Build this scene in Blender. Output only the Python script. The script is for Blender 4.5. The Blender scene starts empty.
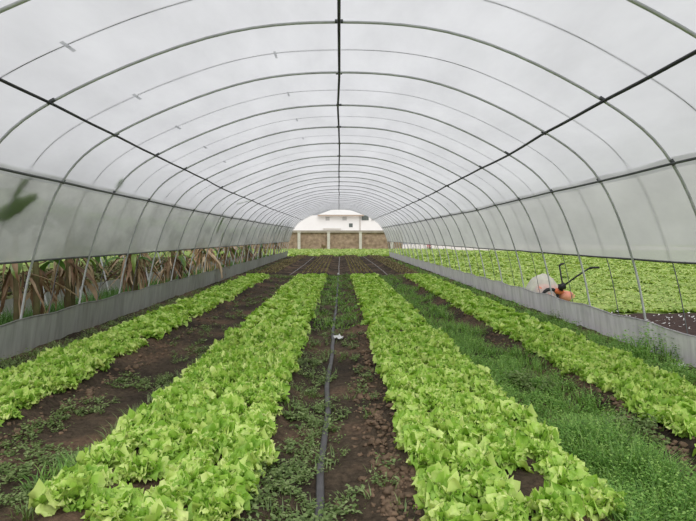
import bpy, math, random
from mathutils import Vector, Matrix, noise

SC = bpy.context.scene
COL = SC.collection
PI = math.pi
rnd = random.Random(7)
U = rnd.uniform
CAM_H = 1.55

# ------------------------------------------------------------------ helpers
class MB:
    """collects shapes and links them as one mesh object"""
    def __init__(s):
        s.v = []; s.f = []; s.m = []
    def add(s, vs, fs, mi=0):
        b = len(s.v)
        s.v.extend(vs)
        for f in fs:
            s.f.append(tuple(b + i for i in f)); s.m.append(mi)
    def tube(s, path, r, n=8, cap=True, mi=0):
        P = [Vector(p) for p in path]
        k = len(P); vs = []; fs = []
        up = Vector((0.13, 0.21, 0.97))
        prev = None
        for i, p in enumerate(P):
            t = (P[min(i + 1, k - 1)] - P[max(i - 1, 0)]).normalized()
            a = prev if prev is not None else (t.cross(up) if abs(t.dot(up)) < .95 else t.cross(Vector((1, 0, 0))))
            a = (a - t * a.dot(t)).normalized(); prev = a
            b = t.cross(a)
            rr = r(i / (k - 1)) if callable(r) else r
            for j in range(n):
                w = 2 * PI * j / n
                vs.append(tuple(p + (a * math.cos(w) + b * math.sin(w)) * rr))
        for i in range(k - 1):
            for j in range(n):
                fs.append((i * n + j, i * n + (j + 1) % n, (i + 1) * n + (j + 1) % n, (i + 1) * n + j))
        if cap:
            fs.append(tuple(range(n - 1, -1, -1))); fs.append(tuple((k - 1) * n + j for j in range(n)))
        s.add(vs, fs, mi)
    def box(s, c, d, rot=None, mi=0):
        x, y, z = (q / 2 for q in d)
        vs = [Vector((a * x, b * y, e * z)) for a in (-1, 1) for b in (-1, 1) for e in (-1, 1)]
        if rot: vs = [rot @ v for v in vs]
        c = Vector(c)
        s.add([tuple(v + c) for v in vs], [(0, 1, 3, 2), (4, 6, 7, 5), (0, 4, 5, 1), (2, 3, 7, 6), (0, 2, 6, 4), (1, 5, 7, 3)], mi)
    def blob(s, c, rad, seed=0, amp=.15, nu=12, nv=8, freq=3, mi=0):
        vs = []; fs = []
        for i in range(nv + 1):
            th = PI * i / nv
            for j in range(nu):
                ph = 2 * PI * j / nu
                d = Vector((math.sin(th) * math.cos(ph), math.sin(th) * math.sin(ph), math.cos(th)))
                q = 1 + amp * noise.noise(d * freq + Vector((seed, seed * .3, 0)))
                vs.append((c[0] + d.x * rad[0] * q, c[1] + d.y * rad[1] * q, c[2] + d.z * rad[2] * q))
        for i in range(nv):
            for j in range(nu):
                fs.append((i * nu + j, (i + 1) * nu + j, (i + 1) * nu + (j + 1) % nu, i * nu + (j + 1) % nu))
        s.add(vs, fs, mi)
    def mesh(s, name, mats, smooth=True):
        me = bpy.data.meshes.new(name)
        me.from_pydata(s.v, [], s.f)
        for m in (mats if isinstance(mats, (list, tuple)) else [mats]): me.materials.append(m)
        if any(s.m): me.polygons.foreach_set('material_index', s.m)
        if smooth: me.polygons.foreach_set('use_smooth', [True] * len(me.polygons))
        me.update()
        return me
    def build(s, name, mats, parent=None, smooth=True, loc=None):
        o = bpy.data.objects.new(name, s.mesh(name, mats, smooth))
        COL.objects.link(o)
        if parent: o.parent = parent
        if loc: o.location = loc
        return o

def tag(o, label=None, cat=None, group=None, kind=None):
    if label: o['label'] = label
    if cat: o['category'] = cat
    if group: o['group'] = group
    if kind: o['kind'] = kind
    return o

def empty(name, loc, label, cat, group=None, rz=0):
    o = bpy.data.objects.new(name, None); COL.objects.link(o)
    o.location = loc; o.rotation_euler = (0, 0, rz)
    return tag(o, label, cat, group)

def lerp(a, b, t): return a + (b - a) * t
def sstep(a, b, x):
    t = min(1, max(0, (x - a) / (b - a))); return t * t * (3 - 2 * t)
def N3(x, y, z=0.0): return noise.noise(Vector((x, y, z)))
ORD = ['nearest', 'second', 'third', 'fourth', 'fifth', 'sixth', 'seventh', 'eighth', 'ninth', 'tenth', 'eleventh', 'twelfth', 'thirteenth',
       'fourteenth', 'fifteenth', 'sixteenth', 'seventeenth', 'eighteenth', 'nineteenth', 'twentieth', 'twenty-first', 'twenty-second',
       'twenty-third', 'twenty-fourth', 'twenty-fifth', 'twenty-sixth', 'twenty-seventh', 'twenty-eighth']

# ------------------------------------------------------------------ materials
def nmat(name):
    m = bpy.data.materials.new(name); m.use_nodes = True
    nt = m.node_tree; nt.nodes.clear()
    out = nt.nodes.new('ShaderNodeOutputMaterial')
    return m, nt, out
def node(nt, t, **kw):
    n = nt.nodes.new(t)
    for k, v in kw.items():
        if hasattr(n, k): setattr(n, k, v)
    return n
def ramp(nt, fac, stops):
    r = nt.nodes.new('ShaderNodeValToRGB')
    e = r.color_ramp.elements
    while len(e) < len(stops): e.new(.5)
    for i, (p, c) in enumerate(stops):
        e[i].position = p; e[i].color = (*c, 1)
    nt.links.new(fac, r.inputs[0]); return r.outputs[0]
def noise_tex(nt, scale, detail=3, coord='Object', rough=.5):
    tc = nt.nodes.new('ShaderNodeTexCoord'); t = nt.nodes.new('ShaderNodeTexNoise')
    t.inputs['Scale'].default_value = scale; t.inputs['Detail'].default_value = detail; t.inputs['Roughness'].default_value = rough
    nt.links.new(tc.outputs[coord], t.inputs['Vector']); return t.outputs['Fac']
def mixc(nt, fac, a, b, mode='MIX'):
    m = nt.nodes.new('ShaderNodeMix'); m.data_type = 'RGBA'; m.blend_type = mode
    for i, v in ((0, fac), (6, a), (7, b)):
        if isinstance(v, (int, float)): m.inputs[i].default_value = v
        elif isinstance(v, tuple): m.inputs[i].default_value = (*v, 1)
        else: nt.links.new(v, m.inputs[i])
    return m.outputs[2]
def solid(name, c, c2=None, rough=.6, metal=0.0, scale=6, bump=0.0, spec=.3):
    m, nt, out = nmat(name)
    b = nt.nodes.new('ShaderNodeBsdfPrincipled')
    b.inputs['Roughness'].default_value = rough; b.inputs['Metallic'].default_value = metal
    b.inputs['Specular IOR Level'].default_value = spec
    f = noise_tex(nt, scale, 4)
    nt.links.new(ramp(nt, f, [(.3, c), (.7, c2 or tuple(q * .8 for q in c))]), b.inputs['Base Color'])
    if bump:
        bp = nt.nodes.new('ShaderNodeBump'); bp.inputs['Strength'].default_value = bump; bp.inputs['Distance'].default_value = .02
        nt.links.new(f, bp.inputs['Height']); nt.links.new(bp.outputs[0], b.inputs['Normal'])
    nt.links.new(b.outputs[0], out.inputs[0]); return m
def leafmat(name, lo, mid, hi, trans=.35, island=True, scale=7, gloss=.06, rough=.45):
    """two-sided leaf: diffuse + translucent + a little gloss; hue differs leaf by leaf"""
    m, nt, out = nmat(name)
    f = noise_tex(nt, scale, 3)
    fac = f
    g = nt.nodes.new('ShaderNodeNewGeometry'); oi = nt.nodes.new('ShaderNodeObjectInfo')
    mt = nt.nodes.new('ShaderNodeMath'); mt.operation = 'MULTIPLY_ADD'; mt.inputs[1].default_value = .55 if island else .25
    nt.links.new((g.outputs['Random Per Island'] if island else oi.outputs['Random']), mt.inputs[0])
    ms = nt.nodes.new('ShaderNodeMath'); ms.operation = 'MULTIPLY'; ms.inputs[1].default_value = .55 if island else .8
    nt.links.new(f, ms.inputs[0]); nt.links.new(ms.outputs[0], mt.inputs[2])
    col = ramp(nt, mt.outputs[0], [(.15, lo), (.5, mid), (.85, hi)])
    d = nt.nodes.new('ShaderNodeBsdfDiffuse'); t = nt.nodes.new('ShaderNodeBsdfTranslucent'); gl = nt.nodes.new('ShaderNodeBsdfGlossy')
    gl.inputs['Roughness'].default_value = rough; gl.inputs['Color'].default_value = (.9, .9, .9, 1)
    nt.links.new(col, d.inputs[0])
    tcx = mixc(nt, 1.0, col, (1.0, 1.0, .55), 'MULTIPLY'); nt.links.new(tcx, t.inputs[0])
    m1 = nt.nodes.new('ShaderNodeMixShader'); m1.inputs[0].default_value = trans
    nt.links.new(d.outputs[0], m1.inputs[1]); nt.links.new(t.outputs[0], m1.inputs[2])
    m2 = nt.nodes.new('ShaderNodeMixShader'); m2.inputs[0].default_value = gloss
    nt.links.new(m1.outputs[0], m2.inputs[1]); nt.links.new(gl.outputs[0], m2.inputs[2])
    nt.links.new(m2.outputs[0], out.inputs[0]); return m
def sheetmat(name, clear, trans_col, diff_col, wt, noise_scale=1.2, stretch=(1, 1, 1), streak=.10, clear_col=(.96, .96, .96)):
    """plastic film: part clear, part translucent, part diffuse, faint streaks of dirt"""
    m, nt, out = nmat(name)
    tc = nt.nodes.new('ShaderNodeTexCoord'); mp = nt.nodes.new('ShaderNodeMapping'); mp.inputs['Scale'].default_value = stretch
    tx = nt.nodes.new('ShaderNodeTexNoise'); tx.inputs['Scale'].default_value = noise_scale; tx.inputs['Detail'].default_value = 5; tx.inputs['Roughness'].default_value = .6
    nt.links.new(tc.outputs['Object'], mp.inputs[0]); nt.links.new(mp.outputs[0], tx.inputs['Vector'])
    dk = ramp(nt, tx.outputs['Fac'], [(.3, (1 - streak,) * 3), (.7, (1, 1, 1))])
    tr = nt.nodes.new('ShaderNodeBsdfTransparent'); tr.inputs[0].default_value = (*clear_col, 1)
    tl = nt.nodes.new('ShaderNodeBsdfTranslucent'); df = nt.nodes.new('ShaderNodeBsdfDiffuse')
    nt.links.new(mixc(nt, 1.0, trans_col, dk, 'MULTIPLY'), tl.inputs[0]); nt.links.new(mixc(nt, 1.0, diff_col, dk, 'MULTIPLY'), df.inputs[0])
    a = nt.nodes.new('ShaderNodeMixShader'); a.inputs[0].default_value = wt
    nt.links.new(df.outputs[0], a.inputs[1]); nt.links.new(tl.outputs[0], a.inputs[2])
    b = nt.nodes.new('ShaderNodeMixShader'); b.inputs[0].default_value = clear
    nt.links.new(a.outputs[0], b.inputs[1]); nt.links.new(tr.outputs[0], b.inputs[2])
    nt.links.new(b.outputs[0], out.inputs[0]); return m

def soilmat(name, dark, mid, red, scale=1.0):
    m, nt, out = nmat(name)
    b = nt.nodes.new('ShaderNodeBsdfPrincipled'); b.inputs['Roughness'].default_value = .95; b.inputs['Specular IOR Level'].default_value = .1
    big = noise_tex(nt, .9 * scale, 4); fine = noise_tex(nt, 22 * scale, 6, rough=.7)
    c1 = ramp(nt, big, [(.36, dark), (.52, mid), (.66, red)])
    c2 = ramp(nt, fine, [(.28, (.35, .35, .35)), (.5, (.85, .85, .85)), (.72, (1.35, 1.3, 1.25))])
    nt.links.new(mixc(nt, 1.0, c1, c2, 'MULTIPLY'), b.inputs['Base Color'])
    bp = nt.nodes.new('ShaderNodeBump'); bp.inputs['Strength'].default_value = .9; bp.inputs['Distance'].default_value = .03
    nt.links.new(fine, bp.inputs['Height']); nt.links.new(bp.outputs[0], b.inputs['Normal'])
    nt.links.new(b.outputs[0], out.inputs[0]); return m

M = {}
M['film'] = sheetmat('film', .13, (.83, .835, .86), (.68, .685, .71), .80, 1.4, (1, .35, 1), .17)
M['skirt'] = sheetmat('skirt_film', .06, (.80, .78, .81), (.72, .70, .73), .42, 5, (.3, 2.2, .3), .30)
M['skirt_old'] = sheetmat('skirt_film_old', .08, (.56, .57, .53), (.38, .39, .355), .42, 5, (.3, 2.2, .3), .30)
M['film_far'] = sheetmat('film_neighbour', .15, (.72, .73, .72), (.6, .6, .6), .7, 1.4, (1, .35, 1), .2)
M['curtain'] = sheetmat('side_film', .10, (.71, .71, .70), (.60, .60, .59), .78, 1.6, (1, .5, 1), .18)
M['curtain_old'] = sheetmat('side_film_old', .16, (.67, .685, .64), (.51, .53, .49), .75, 2.2, (1, .6, 1), .30)
M['shade_grass'] = leafmat('shade_grass_blade', (.03, .09, .02), (.075, .17, .035), (.13, .25, .05), .3, True, 4, .03)
M['dark_backdrop'] = leafmat('dark_backdrop_leaf', (.02, .05, .015), (.045, .09, .03), (.08, .14, .05), .25, True, 4, .03)  # kept very dark so the added backdrop deepens the gap
M['steel'] = solid('galvanised_steel', (.55, .56, .57), (.43, .44, .45), .5, .1, 9)
M['dark_steel'] = solid('dark_painted_steel', (.045, .047, .05), (.03, .03, .033), .5, .2, 9)
M['grey_steel'] = solid('grey_steel', (.12, .125, .13), (.085, .09, .09), .5, .3, 9)
M['cord'] = solid('cord_plastic', (.16, .17, .18), (.12, .12, .13), .6)
M['lettuce'] = leafmat('lettuce_leaf', (.18, .39, .03), (.45, .70, .11), (.82, .95, .34), .27, True, 14, .04, .6)
M['weed'] = leafmat('weed_leaf', (.08, .20, .035), (.20, .41, .075), (.40, .62, .16), .3, True, 6, .04)
M['weed_dark'] = leafmat('weed_leaf_dark', (.09, .15, .04), (.19, .29, .085), (.34, .43, .18), .3, True, 6, .04)
M['crop'] = leafmat('field_crop_leaf', (.25, .41, .08), (.42, .58, .15), (.62, .72, .26), .3, True, 3, .04)
M['straw'] = leafmat('seedling_leaf', (.20, .17, .07), (.32, .27, .12), (.42, .38, .18), .2, True, 3, .02)
M['dullcrop'] = leafmat('dull_crop_leaf', (.12, .16, .06), (.22, .25, .11), (.36, .33, .18), .2, True, 3, .02)
M['banana'] = leafmat('banana_leaf', (.05, .13, .02), (.10, .22, .04), (.22, .32, .06), .35, True, 3, .06)
M['deadleaf'] = leafmat('dried_banana_leaf', (.06, .035, .022), (.22, .13, .075), (.62, .48, .33), .2, True, 4, .03)
M['deadleaf_tan'] = leafmat('tan_banana_leaf', (.20, .10, .055), (.52, .34, .20), (.80, .66, .48), .2, True, 4, .03)
M['banana_stem'] = solid('banana_stem', (.15, .16, .06), (.10, .06, .035), .7, 0, 5, .4)
M['soil'] = soilmat('tunnel_soil', (.052, .042, .032), (.105, .080, .056), (.20, .132, .088))
M['clod'] = solid('dry_soil_clod', (.25, .17, .112), (.12, .088, .062), .95, 0, 18, .8, .1)
M['field'] = solid('field_ground', (.32, .43, .12), (.22, .29, .09), .95, 0, 1.5, .6, .1)
M['mulch'] = solid('dark_mulch', (.075, .05, .042), (.045, .03, .027), .95, 0, 14, .8, .1)
M['white_bits'] = solid('white_plastic_bits', (.80, .80, .78), (.62, .62, .60), .6)
M['hose'] = solid('grey_hose', (.115, .11, .115), (.075, .072, .075), .55, 0, 12)
M['pale_hose'] = solid('pale_hose', (.34, .31, .29), (.24, .22, .20), .6, 0, 12)
M['black'] = solid('black_rubber', (.012, .012, .013), (.02, .02, .022), .5)
M['orange'] = solid('orange_paint', (.80, .22, .09), (.62, .14, .06), .5, 0, 8)
M['pink'] = solid('faded_pink_paint', (.78, .38, .28), (.66, .24, .16), .55, 0, 8)
M['sheet'] = sheetmat('clear_sheet', .42, (.92, .90, .88), (.92, .91, .90), .35, 6, (1, 1, 1), .2)
M['house'] = solid('white_render', (.90, .89, .88), (.86, .85, .84), .9, 0, .6)
M['roof'] = solid('pale_roof_sheet', (.80, .79, .76), (.72, .70, .67), .8, 0, .8)
M['eave'] = solid('brown_eave_board', (.50, .40, .32), (.42, .33, .27), .8)
M['glass'] = solid('dark_window_glass', (.16, .18, .17), (.10, .12, .11), .25)
M['paleglass'] = solid('pale_curtained_glass', (.55, .55, .54), (.48, .48, .47), .4)
M['stone'] = solid('brown_stone_wall', (.50, .37, .27), (.24, .17, .12), .95, 0, 2.2, .9)
M['coping'] = solid('grey_coping', (.42, .37, .31), (.34, .29, .24), .9, 0, 2)
M['post'] = solid('white_concrete_post', (.72, .68, .62), (.60, .56, .50), .9, 0, 4)
M['skin'] = solid('skin', (.45, .26, .18), (.42, .24, .17), .6)
M['red'] = solid('red_cloth', (.38, .05, .08), (.60, .16, .20), .8, 0, 3)
M['darkcloth'] = solid('dark_cloth', (.05, .04, .045), (.08, .06, .06), .8)
M['tape'] = sheetmat('grey_tape', .05, (.62, .63, .64), (.5, .5, .5), .8, 8)

# ------------------------------------------------------------------ the tunnel's cross-section
CTRL = [(-4.38, 0), (-4.30, .45), (-4.12, 1.24), (-3.70, 2.31), (-2.98, 2.94), (-1.36, 3.60), (0, 3.76), (1.36, 3.62), (2.78, 2.98), (3.55, 2.34), (4.02, 1.26), (4.22, .42), (4.31, 0)]
def _cr(p0, p1, p2, p3, t):
    return tuple(.5 * ((2 * b) + (-a + c) * t + (2 * a - 5 * b + 4 * c - d) * t * t + (-a + 3 * b - 3 * c + d) * t ** 3) for a, b, c, d in zip(p0, p1, p2, p3))
PROF = []
for i in range(len(CTRL) - 1):
    for k in range(12):
        PROF.append(_cr(CTRL[max(i - 1, 0)], CTRL[i], CTRL[i + 1], CTRL[min(i + 2, len(CTRL) - 1)], k / 12))
PROF.append(CTRL[-1])
for _ in range(10):      # relax the bend so that it reads as one rolled pipe
    q = PROF[:]
    for i in range(1, len(PROF) - 1):
        PROF[i] = tuple(.5 * q[i][c] + .25 * (q[i - 1][c] + q[i + 1][c]) for c in (0, 1))
SAG = [(-5, .04), (5.6, .04), (7.2, .0), (10.4, -.05), (13.6, -.12), (25, -.08), (44, .16), (60, .16)]
def sag(y):
    for (a, p), (b, q) in zip(SAG, SAG[1:]):
        if y <= b: return lerp(p, q, (y - a) / (b - a))
    return SAG[-1][1]
NP_ = len(PROF) - 1
def prof(t, y, off=0.0):
    s = min(max(t, 0), 1) * NP_; i = min(int(s), NP_ - 1); f = s - i
    x = lerp(PROF[i][0], PROF[i + 1][0], f); z = lerp(PROF[i][1], PROF[i + 1][1], f)
    tx, tz = PROF[min(i + 2, NP_)][0] - PROF[max(i - 1, 0)][0], PROF[min(i + 2, NP_)][1] - PROF[max(i - 1, 0)][1]
    l = math.hypot(tx, tz)
    nx, nz = -tz / l, tx / l
    z += sag(y) * sstep(1.2, 3.7, z)
    return x + nx * off, z + nz * off
def t_at(fn):
    return min((i / 2000 for i in range(2001)), key=lambda t: fn(*prof(t, 7.2)))
T_UL = t_at(lambda x, z: math.hypot(x + 2.98, z - 2.94)); T_UR = t_at(lambda x, z: math.hypot(x - 2.78, z - 2.98))
T_LL = t_at(lambda x, z: math.hypot(x + 3.70, z - 2.31)); T_LR = t_at(lambda x, z: math.hypot(x - 3.55, z - 2.34)); T_R = t_at(lambda x, z: abs(x))
T_CL = t_at(lambda x, z: math.hypot(x + 4.12, z - 1.24)); T_CR = t_at(lambda x, z: math.hypot(x - 4.02, z - 1.26))
STEP = 1.6
HY = [5.6 + STEP * k for k in range(-1, 25)]       # 26 hoops, the last closes the far end
Y0, Y1 = 2.2, HY[-1] + .05

# ------------------------------------------------------------------ soil
BEDS = [(-3.48, -2.62), (-1.58, -.50), (.46, 1.46), (2.46, 3.36)]
BED_END = 20.4
def bedness(x):
    b = 0
    for a, c in BEDS:
        b = max(b, sstep(a - .12, a + .06, x) * (1 - sstep(c - .06, c + .12, x)))
    return b
def hsoil(x, y):
    wob = .05 * N3(x * .7, y * .6, 3.1)
    z = .10 * bedness(x + wob * .9) * (1 - .75 * sstep(BED_END, BED_END + .5, y) * (1 - sstep(BED_END + 1.2, BED_END + 1.8, y)))
    z += .022 * N3(x * 2.2, y * 2.2, 1.7) + .026 * N3(x * 5, y * 5, .4) + .020 * N3(x * 11, y * 11, 2.2)
    lump = max(0, 1 - abs(x - .33) / .2)            # loose clods along the right hand of the middle path
    z += lump * (.035 + .085 * abs(N3(x * 5.2, y * 3.6, 8.3)) + .04 * N3(x * 13, y * 12, 4.4))
    lump = max(0, 1 - abs(x + 2.42) / .25) + max(0, 1 - abs(x - 2.40) / .16)
    z += lump * (.015 + .05 * abs(N3(x * 4.2, y * 3.1, 5.3)))
    return z
fl = MB()
ys = []; y = 1.6; st = .035
while y < 45.2:
    ys.append(y); y += st; st = min(.25, st * 1.012)
xs = [-4.55 + .05 * i for i in range(183)]
nx = len(xs)
fl.add([(x, y, hsoil(x, y)) for y in ys for x in xs],
       [(j * nx + i, j * nx + i + 1, (j + 1) * nx + i + 1, (j + 1) * nx + i) for j in range(len(ys) - 1) for i in range(nx - 1)])
tag(fl.build('floor', M['soil']), 'brown soil floor of the tunnel with raised planting beds', 'soil', kind='structure')

g = MB()
gx = [-60, -30, -15, -9, -4.5, 4.5, 7, 12, 20, 40, 120]; gy = [-5, 2, 10, 20, 30, 45, 60, 80, 130]
g.add([(x, y, -.14) for y in gy for x in gx], [(j * 11 + i, j * 11 + i + 1, (j + 1) * 11 + i + 1, (j + 1) * 11 + i) for j in range(8) for i in range(10)])
tag(g.build('ground', M['field']), 'green field ground around the tunnel', 'ground', kind='structure')

# ------------------------------------------------------------------ film roof
f = MB()
NT = 72
fy = []; y = Y0
while y < Y1 - .01: fy.append(y); y += STEP / 8
fy.append(Y1)
tl, tr = T_LL - .006, T_LR + .006
vs = []
for y in fy:
    ph = (y - 5.6) / STEP
    press = .5 - .5 * math.cos(2 * PI * ph)          # the cords press the film in between two hoops
    for i in range(NT + 1):
        t = lerp(tl, tr, i / NT)
        o = .028 - .022 * press + .006 * N3(t * 30, y * 1.3, 4)
        x, z = prof(t, y, o)
        vs.append((x, y, z))
f.add(vs, [(j * (NT + 1) + i, j * (NT + 1) + i + 1, (j + 1) * (NT + 1) + i + 1, (j + 1) * (NT + 1) + i) for j in range(len(fy) - 1) for i in range(NT)])
tag(f.build('ceiling', M['film']), 'milky plastic film stretched over the hoops', 'film', kind='structure')

# skirts
def skirt(name, side, mat):
    s = MB(); nv = 9; yy = []; y = Y0
    while y < Y1: yy.append(y); y += .08 if y < 16 else .2
    vs = []
    for y in yy:
        ph = (y - 5.6) / STEP
        top = (.47 if side < 0 else .42) - .03 * (.5 - .5 * math.cos(2 * PI * ph)) + .015 * N3(y * .9, side * 3)
        for k in range(nv + 1):
            q = k / nv
            z = lerp(-.05, top, q)
            xb = prof(0 if side < 0 else 1, y)[0]; xt = prof(.0, y)[0]
            x = lerp(4.27, 4.20, q) if side > 0 else lerp(-4.34, -4.27, q)
            x += side * (-.028) - side * .030 * (1 - q * .3) * N3(y * 3.2, z * 1.5, 7) - side * .02 * N3(y * 9, z * 1.2, 9)
            vs.append((x, y, z))
    s.add(vs, [(j * (nv + 1) + i, j * (nv + 1) + i + 1, (j + 1) * (nv + 1) + i + 1, (j + 1) * (nv + 1) + i) for j in range(len(yy) - 1) for i in range(nv)])
    s.tube([vs[j * (nv + 1) + nv] for j in range(0, len(yy), 2)], .011, 6)
    return tag(s.build(name, mat), 'low grey plastic skirt along the foot of the tunnel side', 'skirt', kind='structure')
skirt('wall_left', -1, M['skirt_old']); skirt('wall_right', 1, M['skirt'])

# ------------------------------------------------------------------ hoops, purlins, cords
def hoop_mb(y, off=0, r=.0155, n=8, seg=64, lean=0):
    m = MB(); pts = []
    for i in range(seg + 1):
        x, z = prof(i / seg, y, off)
        pts.append((x, lean * math.sin(3 * i / seg), z - (.12 if i in (0, seg) else 0)))
    m.tube(pts, r, n); return m
for k, y in enumerate(HY):
    h = hoop_mb(y, 0, .0155, 8, 72, .03 * math.sin(k * 2.3)).build('hoop', M['steel'], loc=(0, y, 0))
    tag(h, f'galvanised steel hoop arching over the beds, {ORD[k]} hoop' + (' to the camera' if k == 0 else ' from the camera'), 'hoop', 'steel hoops of the tunnel')
    if k < 12:
        for t in (T_LL, T_UL, T_R, T_UR, T_LR):
            x, z = prof(t, y); x1, z1 = prof(t + .0026, y); x0, z0 = prof(t - .0026, y)
            c = MB(); c.tube([(x0, 0, z0), (x, 0, z), (x1, 0, z1)], .020, 8)
            c.build('clamp', M['grey_steel'], h)
for k in range(len(HY) - 1):
    y = HY[k] + STEP / 2
    m = MB(); pts = []
    for i in range(73):
        x, z = prof(i / 72, y, .013 if T_LL < i / 72 < T_LR else .052)
        if i in (0, 72): z -= .13
        pts.append((x, 0, z))
    m.tube(pts, .0065, 5)
    tag(m.build('cord', M['cord'], loc=(0, y, 0)), f'thin cord pressing on the film, {ORD[k]} cord' + (' to the camera' if k == 0 else ' from the camera'), 'cord', 'cords over the film')
def purlin(t, mat, r, label, wob, seed):
    m = MB(); pts = []
    y = Y0
    while y <= Y1 + .01:
        ph = (y - 5.6) / STEP
        i0 = math.floor(ph); tt = t + .45 * wob * lerp(N3(i0 * 1.7, seed, 2), N3((i0 + 1) * 1.7, seed, 2), ph - i0)
        x, z = prof(tt, y, -.034 - .004 * (1 - math.cos(2 * PI * ph)))
        pts.append((x, y, z)); y += STEP / 6
    m.tube(pts, r, 8)
    return tag(m.build('purlin', mat), label, 'pipe', 'long pipes tying the hoops')
purlin(T_R, M['dark_steel'], .017, 'dark steel pipe running along the ridge under the hoops', .004, 1)
purlin(T_UL, M['dark_steel'], .016, 'dark steel pipe high up on the side of the banana plants', .006, 2)
purlin(T_UR, M['dark_steel'], .018, 'dark wavy steel pipe high up on the side of the open field', .010, 3)
purlin(T_LL, M['grey_steel'], .016, 'grey steel pipe low on the tunnel side facing the banana plants', .005, 4)
purlin(T_LR, M['grey_steel'], .015, 'grey steel pipe low on the tunnel side facing the open field', .004, 5)
for ta, tb_, sd, mt, lb in ((T_CL, T_LL + .004, -1, 'curtain_old', 'grubby greenish grey film curtain hanging above the banana plants'), (T_CR, T_LR - .004, 1, 'curtain', 'grey film curtain hanging along the side of the open field')):
    m = MB(); vs = []; yy = []; y = Y0
    while y < Y1 - .01: yy.append(y); y += STEP / 8
    yy.append(Y1); n = 14
    for y in yy:
        for i in range(n + 1):
            t = lerp(ta, tb_, i / n); x, z = prof(t, y, .034 + .010 * N3(t * 40, y * 1.1, 14)); vs.append((x, y, z))
    m.add(vs, [(j * (n + 1) + i, j * (n + 1) + i + 1, (j + 1) * (n + 1) + i + 1, (j + 1) * (n + 1) + i) for j in range(len(yy) - 1) for i in range(n)])
    cur = tag(m.build('side_curtain', M[mt]), lb, 'curtain', 'side curtains of the tunnel')
    m = MB(); pts = []; y = Y0
    while y < Y1:
        x, z = prof(ta, y, .034); pts.append((x + .006 * N3(y, sd), y, z - .012 + .012 * N3(y * .8, sd * 5))); y += .4
    m.tube(pts, .014, 8); tag(m.build('roll_bar', M['grey_steel'], cur), 'dark bar rolled into the hem')
# small grey tape patches on the film
tp = [(HY[k] + STEP / 2, tx) for tx in (-2.4, -.75) for k in range(5)]
for k, (y, tx) in enumerate(tp):
    t = t_at(lambda x, z: abs(x - tx) + (9 if z < 2.5 else 0))
    m = MB(); vs = []
    for i in range(5):
        for e in (-.0008, .0008):
            x, z = prof(t + e, y, -.008); vs.append((x, y - .12 + .06 * i, z - .004))
    m.add(vs, [(2 * i, 2 * i + 1, 2 * i + 3, 2 * i + 2) for i in range(4)])
    o = m.build('tape_patch', M['tape'])
    tag(o, 'short grey tape patch on the film ' + ('near the ridge pipe' if k > 4 else 'above the banana side pipe') + f', {ORD[k % 5]}' + (' to' if k % 5 == 0 else ' from') + ' the camera', 'tape', 'tape patches on the film')

# ------------------------------------------------------------------ lettuces
def lettuce_mb(seed, nl=34, nu=6, nv=6, R=.155):
    """loose frilly head: many short lobed leaves fanning out of one heart"""
    r = random.Random(seed); m = MB()
    for l in range(nl):
        age = l / (nl - 1)                        # 0 outer .. 1 inner
        az = l * 2.399963 + r.uniform(-.35, .35)
        L = R * lerp(.98, .76, age) * r.uniform(.75, 1.16)
        W = L * r.uniform(.30, .41)
        e = math.radians(lerp(20, 86, age ** .8) + r.uniform(-16, 16)); droop = math.radians(lerp(20, 90, age) + r.uniform(-25, 45))
        d = Vector((math.cos(az), math.sin(az), 0)); side = Vector((-math.sin(az), math.cos(az), 0))
        tw = r.uniform(-.9, .9)
        p = d * r.uniform(.004, .03); rows = []
        ph1, ph2, ph3 = r.uniform(0, 6), r.uniform(0, 6), r.uniform(0, 6); amp = L * r.uniform(.075, .12); fq = r.uniform(9, 12)
        for i in range(nu + 1):
            u = i / nu
            ang = e - droop * u * u
            dirv = d * math.cos(ang) + Vector((0, 0, 1)) * math.sin(ang)
            nrm = -d * math.sin(ang) + Vector((0, 0, 1)) * math.cos(ang)
            sd = side * math.cos(tw * u) + nrm * math.sin(tw * u)
            if i: p = p + dirv * (L / nu)
            w = W * (.20 + .95 * sstep(.1, .6, u)) * (1 - .15 * sstep(.8, 1, u)) * (1 + .15 * math.sin(u * 19 + ph2) * sstep(.25, .5, u))
            row = []
            for j in range(nv + 1):
                v = j / nv * 2 - 1
                rad = min(1, math.hypot(v * .9, max(0, u - .45) / .55 * .9))
                edge = rad ** 1.4 * sstep(.2, .55, u)
                rf = math.sin(v * fq * .8 + ph1 + 3 * u) * .9 + math.sin(u * fq * 1.6 + ph2 + v * 2) * .8 + math.sin((u + v) * 11 + ph3) * .45
                tip = (-.40 * v * v + .08 * math.sin(v * 9.5 + ph3)) * L * sstep(.45, 1, u)
                q = p + sd * v * w + nrm * (amp * edge * rf + .20 * w * v * v) + dirv * tip
                row.append(tuple(q))
            rows.append(row)
        n = nv + 1
        m.add([q for rw in rows for q in rw], [(i * n + j, i * n + j + 1, (i + 1) * n + j + 1, (i + 1) * n + j) for i in range(nu) for j in range(nv)])
    return m
VAR = [lettuce_mb(100 + s, 70, 9, 9, .142).mesh('lettuce_plant', M['lettuce']) for s in range(7)]
FARV = [lettuce_mb(200 + s, 34, 3, 3, .15) for s in range(4)]
def bed_rows(b, n):
    a, c = BEDS[b]; return [lerp(a + .12, c - .12, i / (n - 1)) for i in range(n)]
BEDNAME = ['banana side narrow bed', 'banana side wide bed', 'field side wide bed', 'field side narrow bed']
ROWNAME = [['the row by the skirt', 'the row second from the skirt', 'the row second from the bare path', 'the row by the bare path'],
           ['the row by the bare path', 'the row second from the bare path', 'the row second from the hose', 'the row by the hose path'],
           ['the row by the hose path', 'the row second from the hose', 'the row second from the weeds', 'the row by the weedy strip'],
           ['the row by the weedy strip', 'the row second from the weeds', 'the row second from the skirt', 'the row by the skirt']]
spots = []
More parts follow.
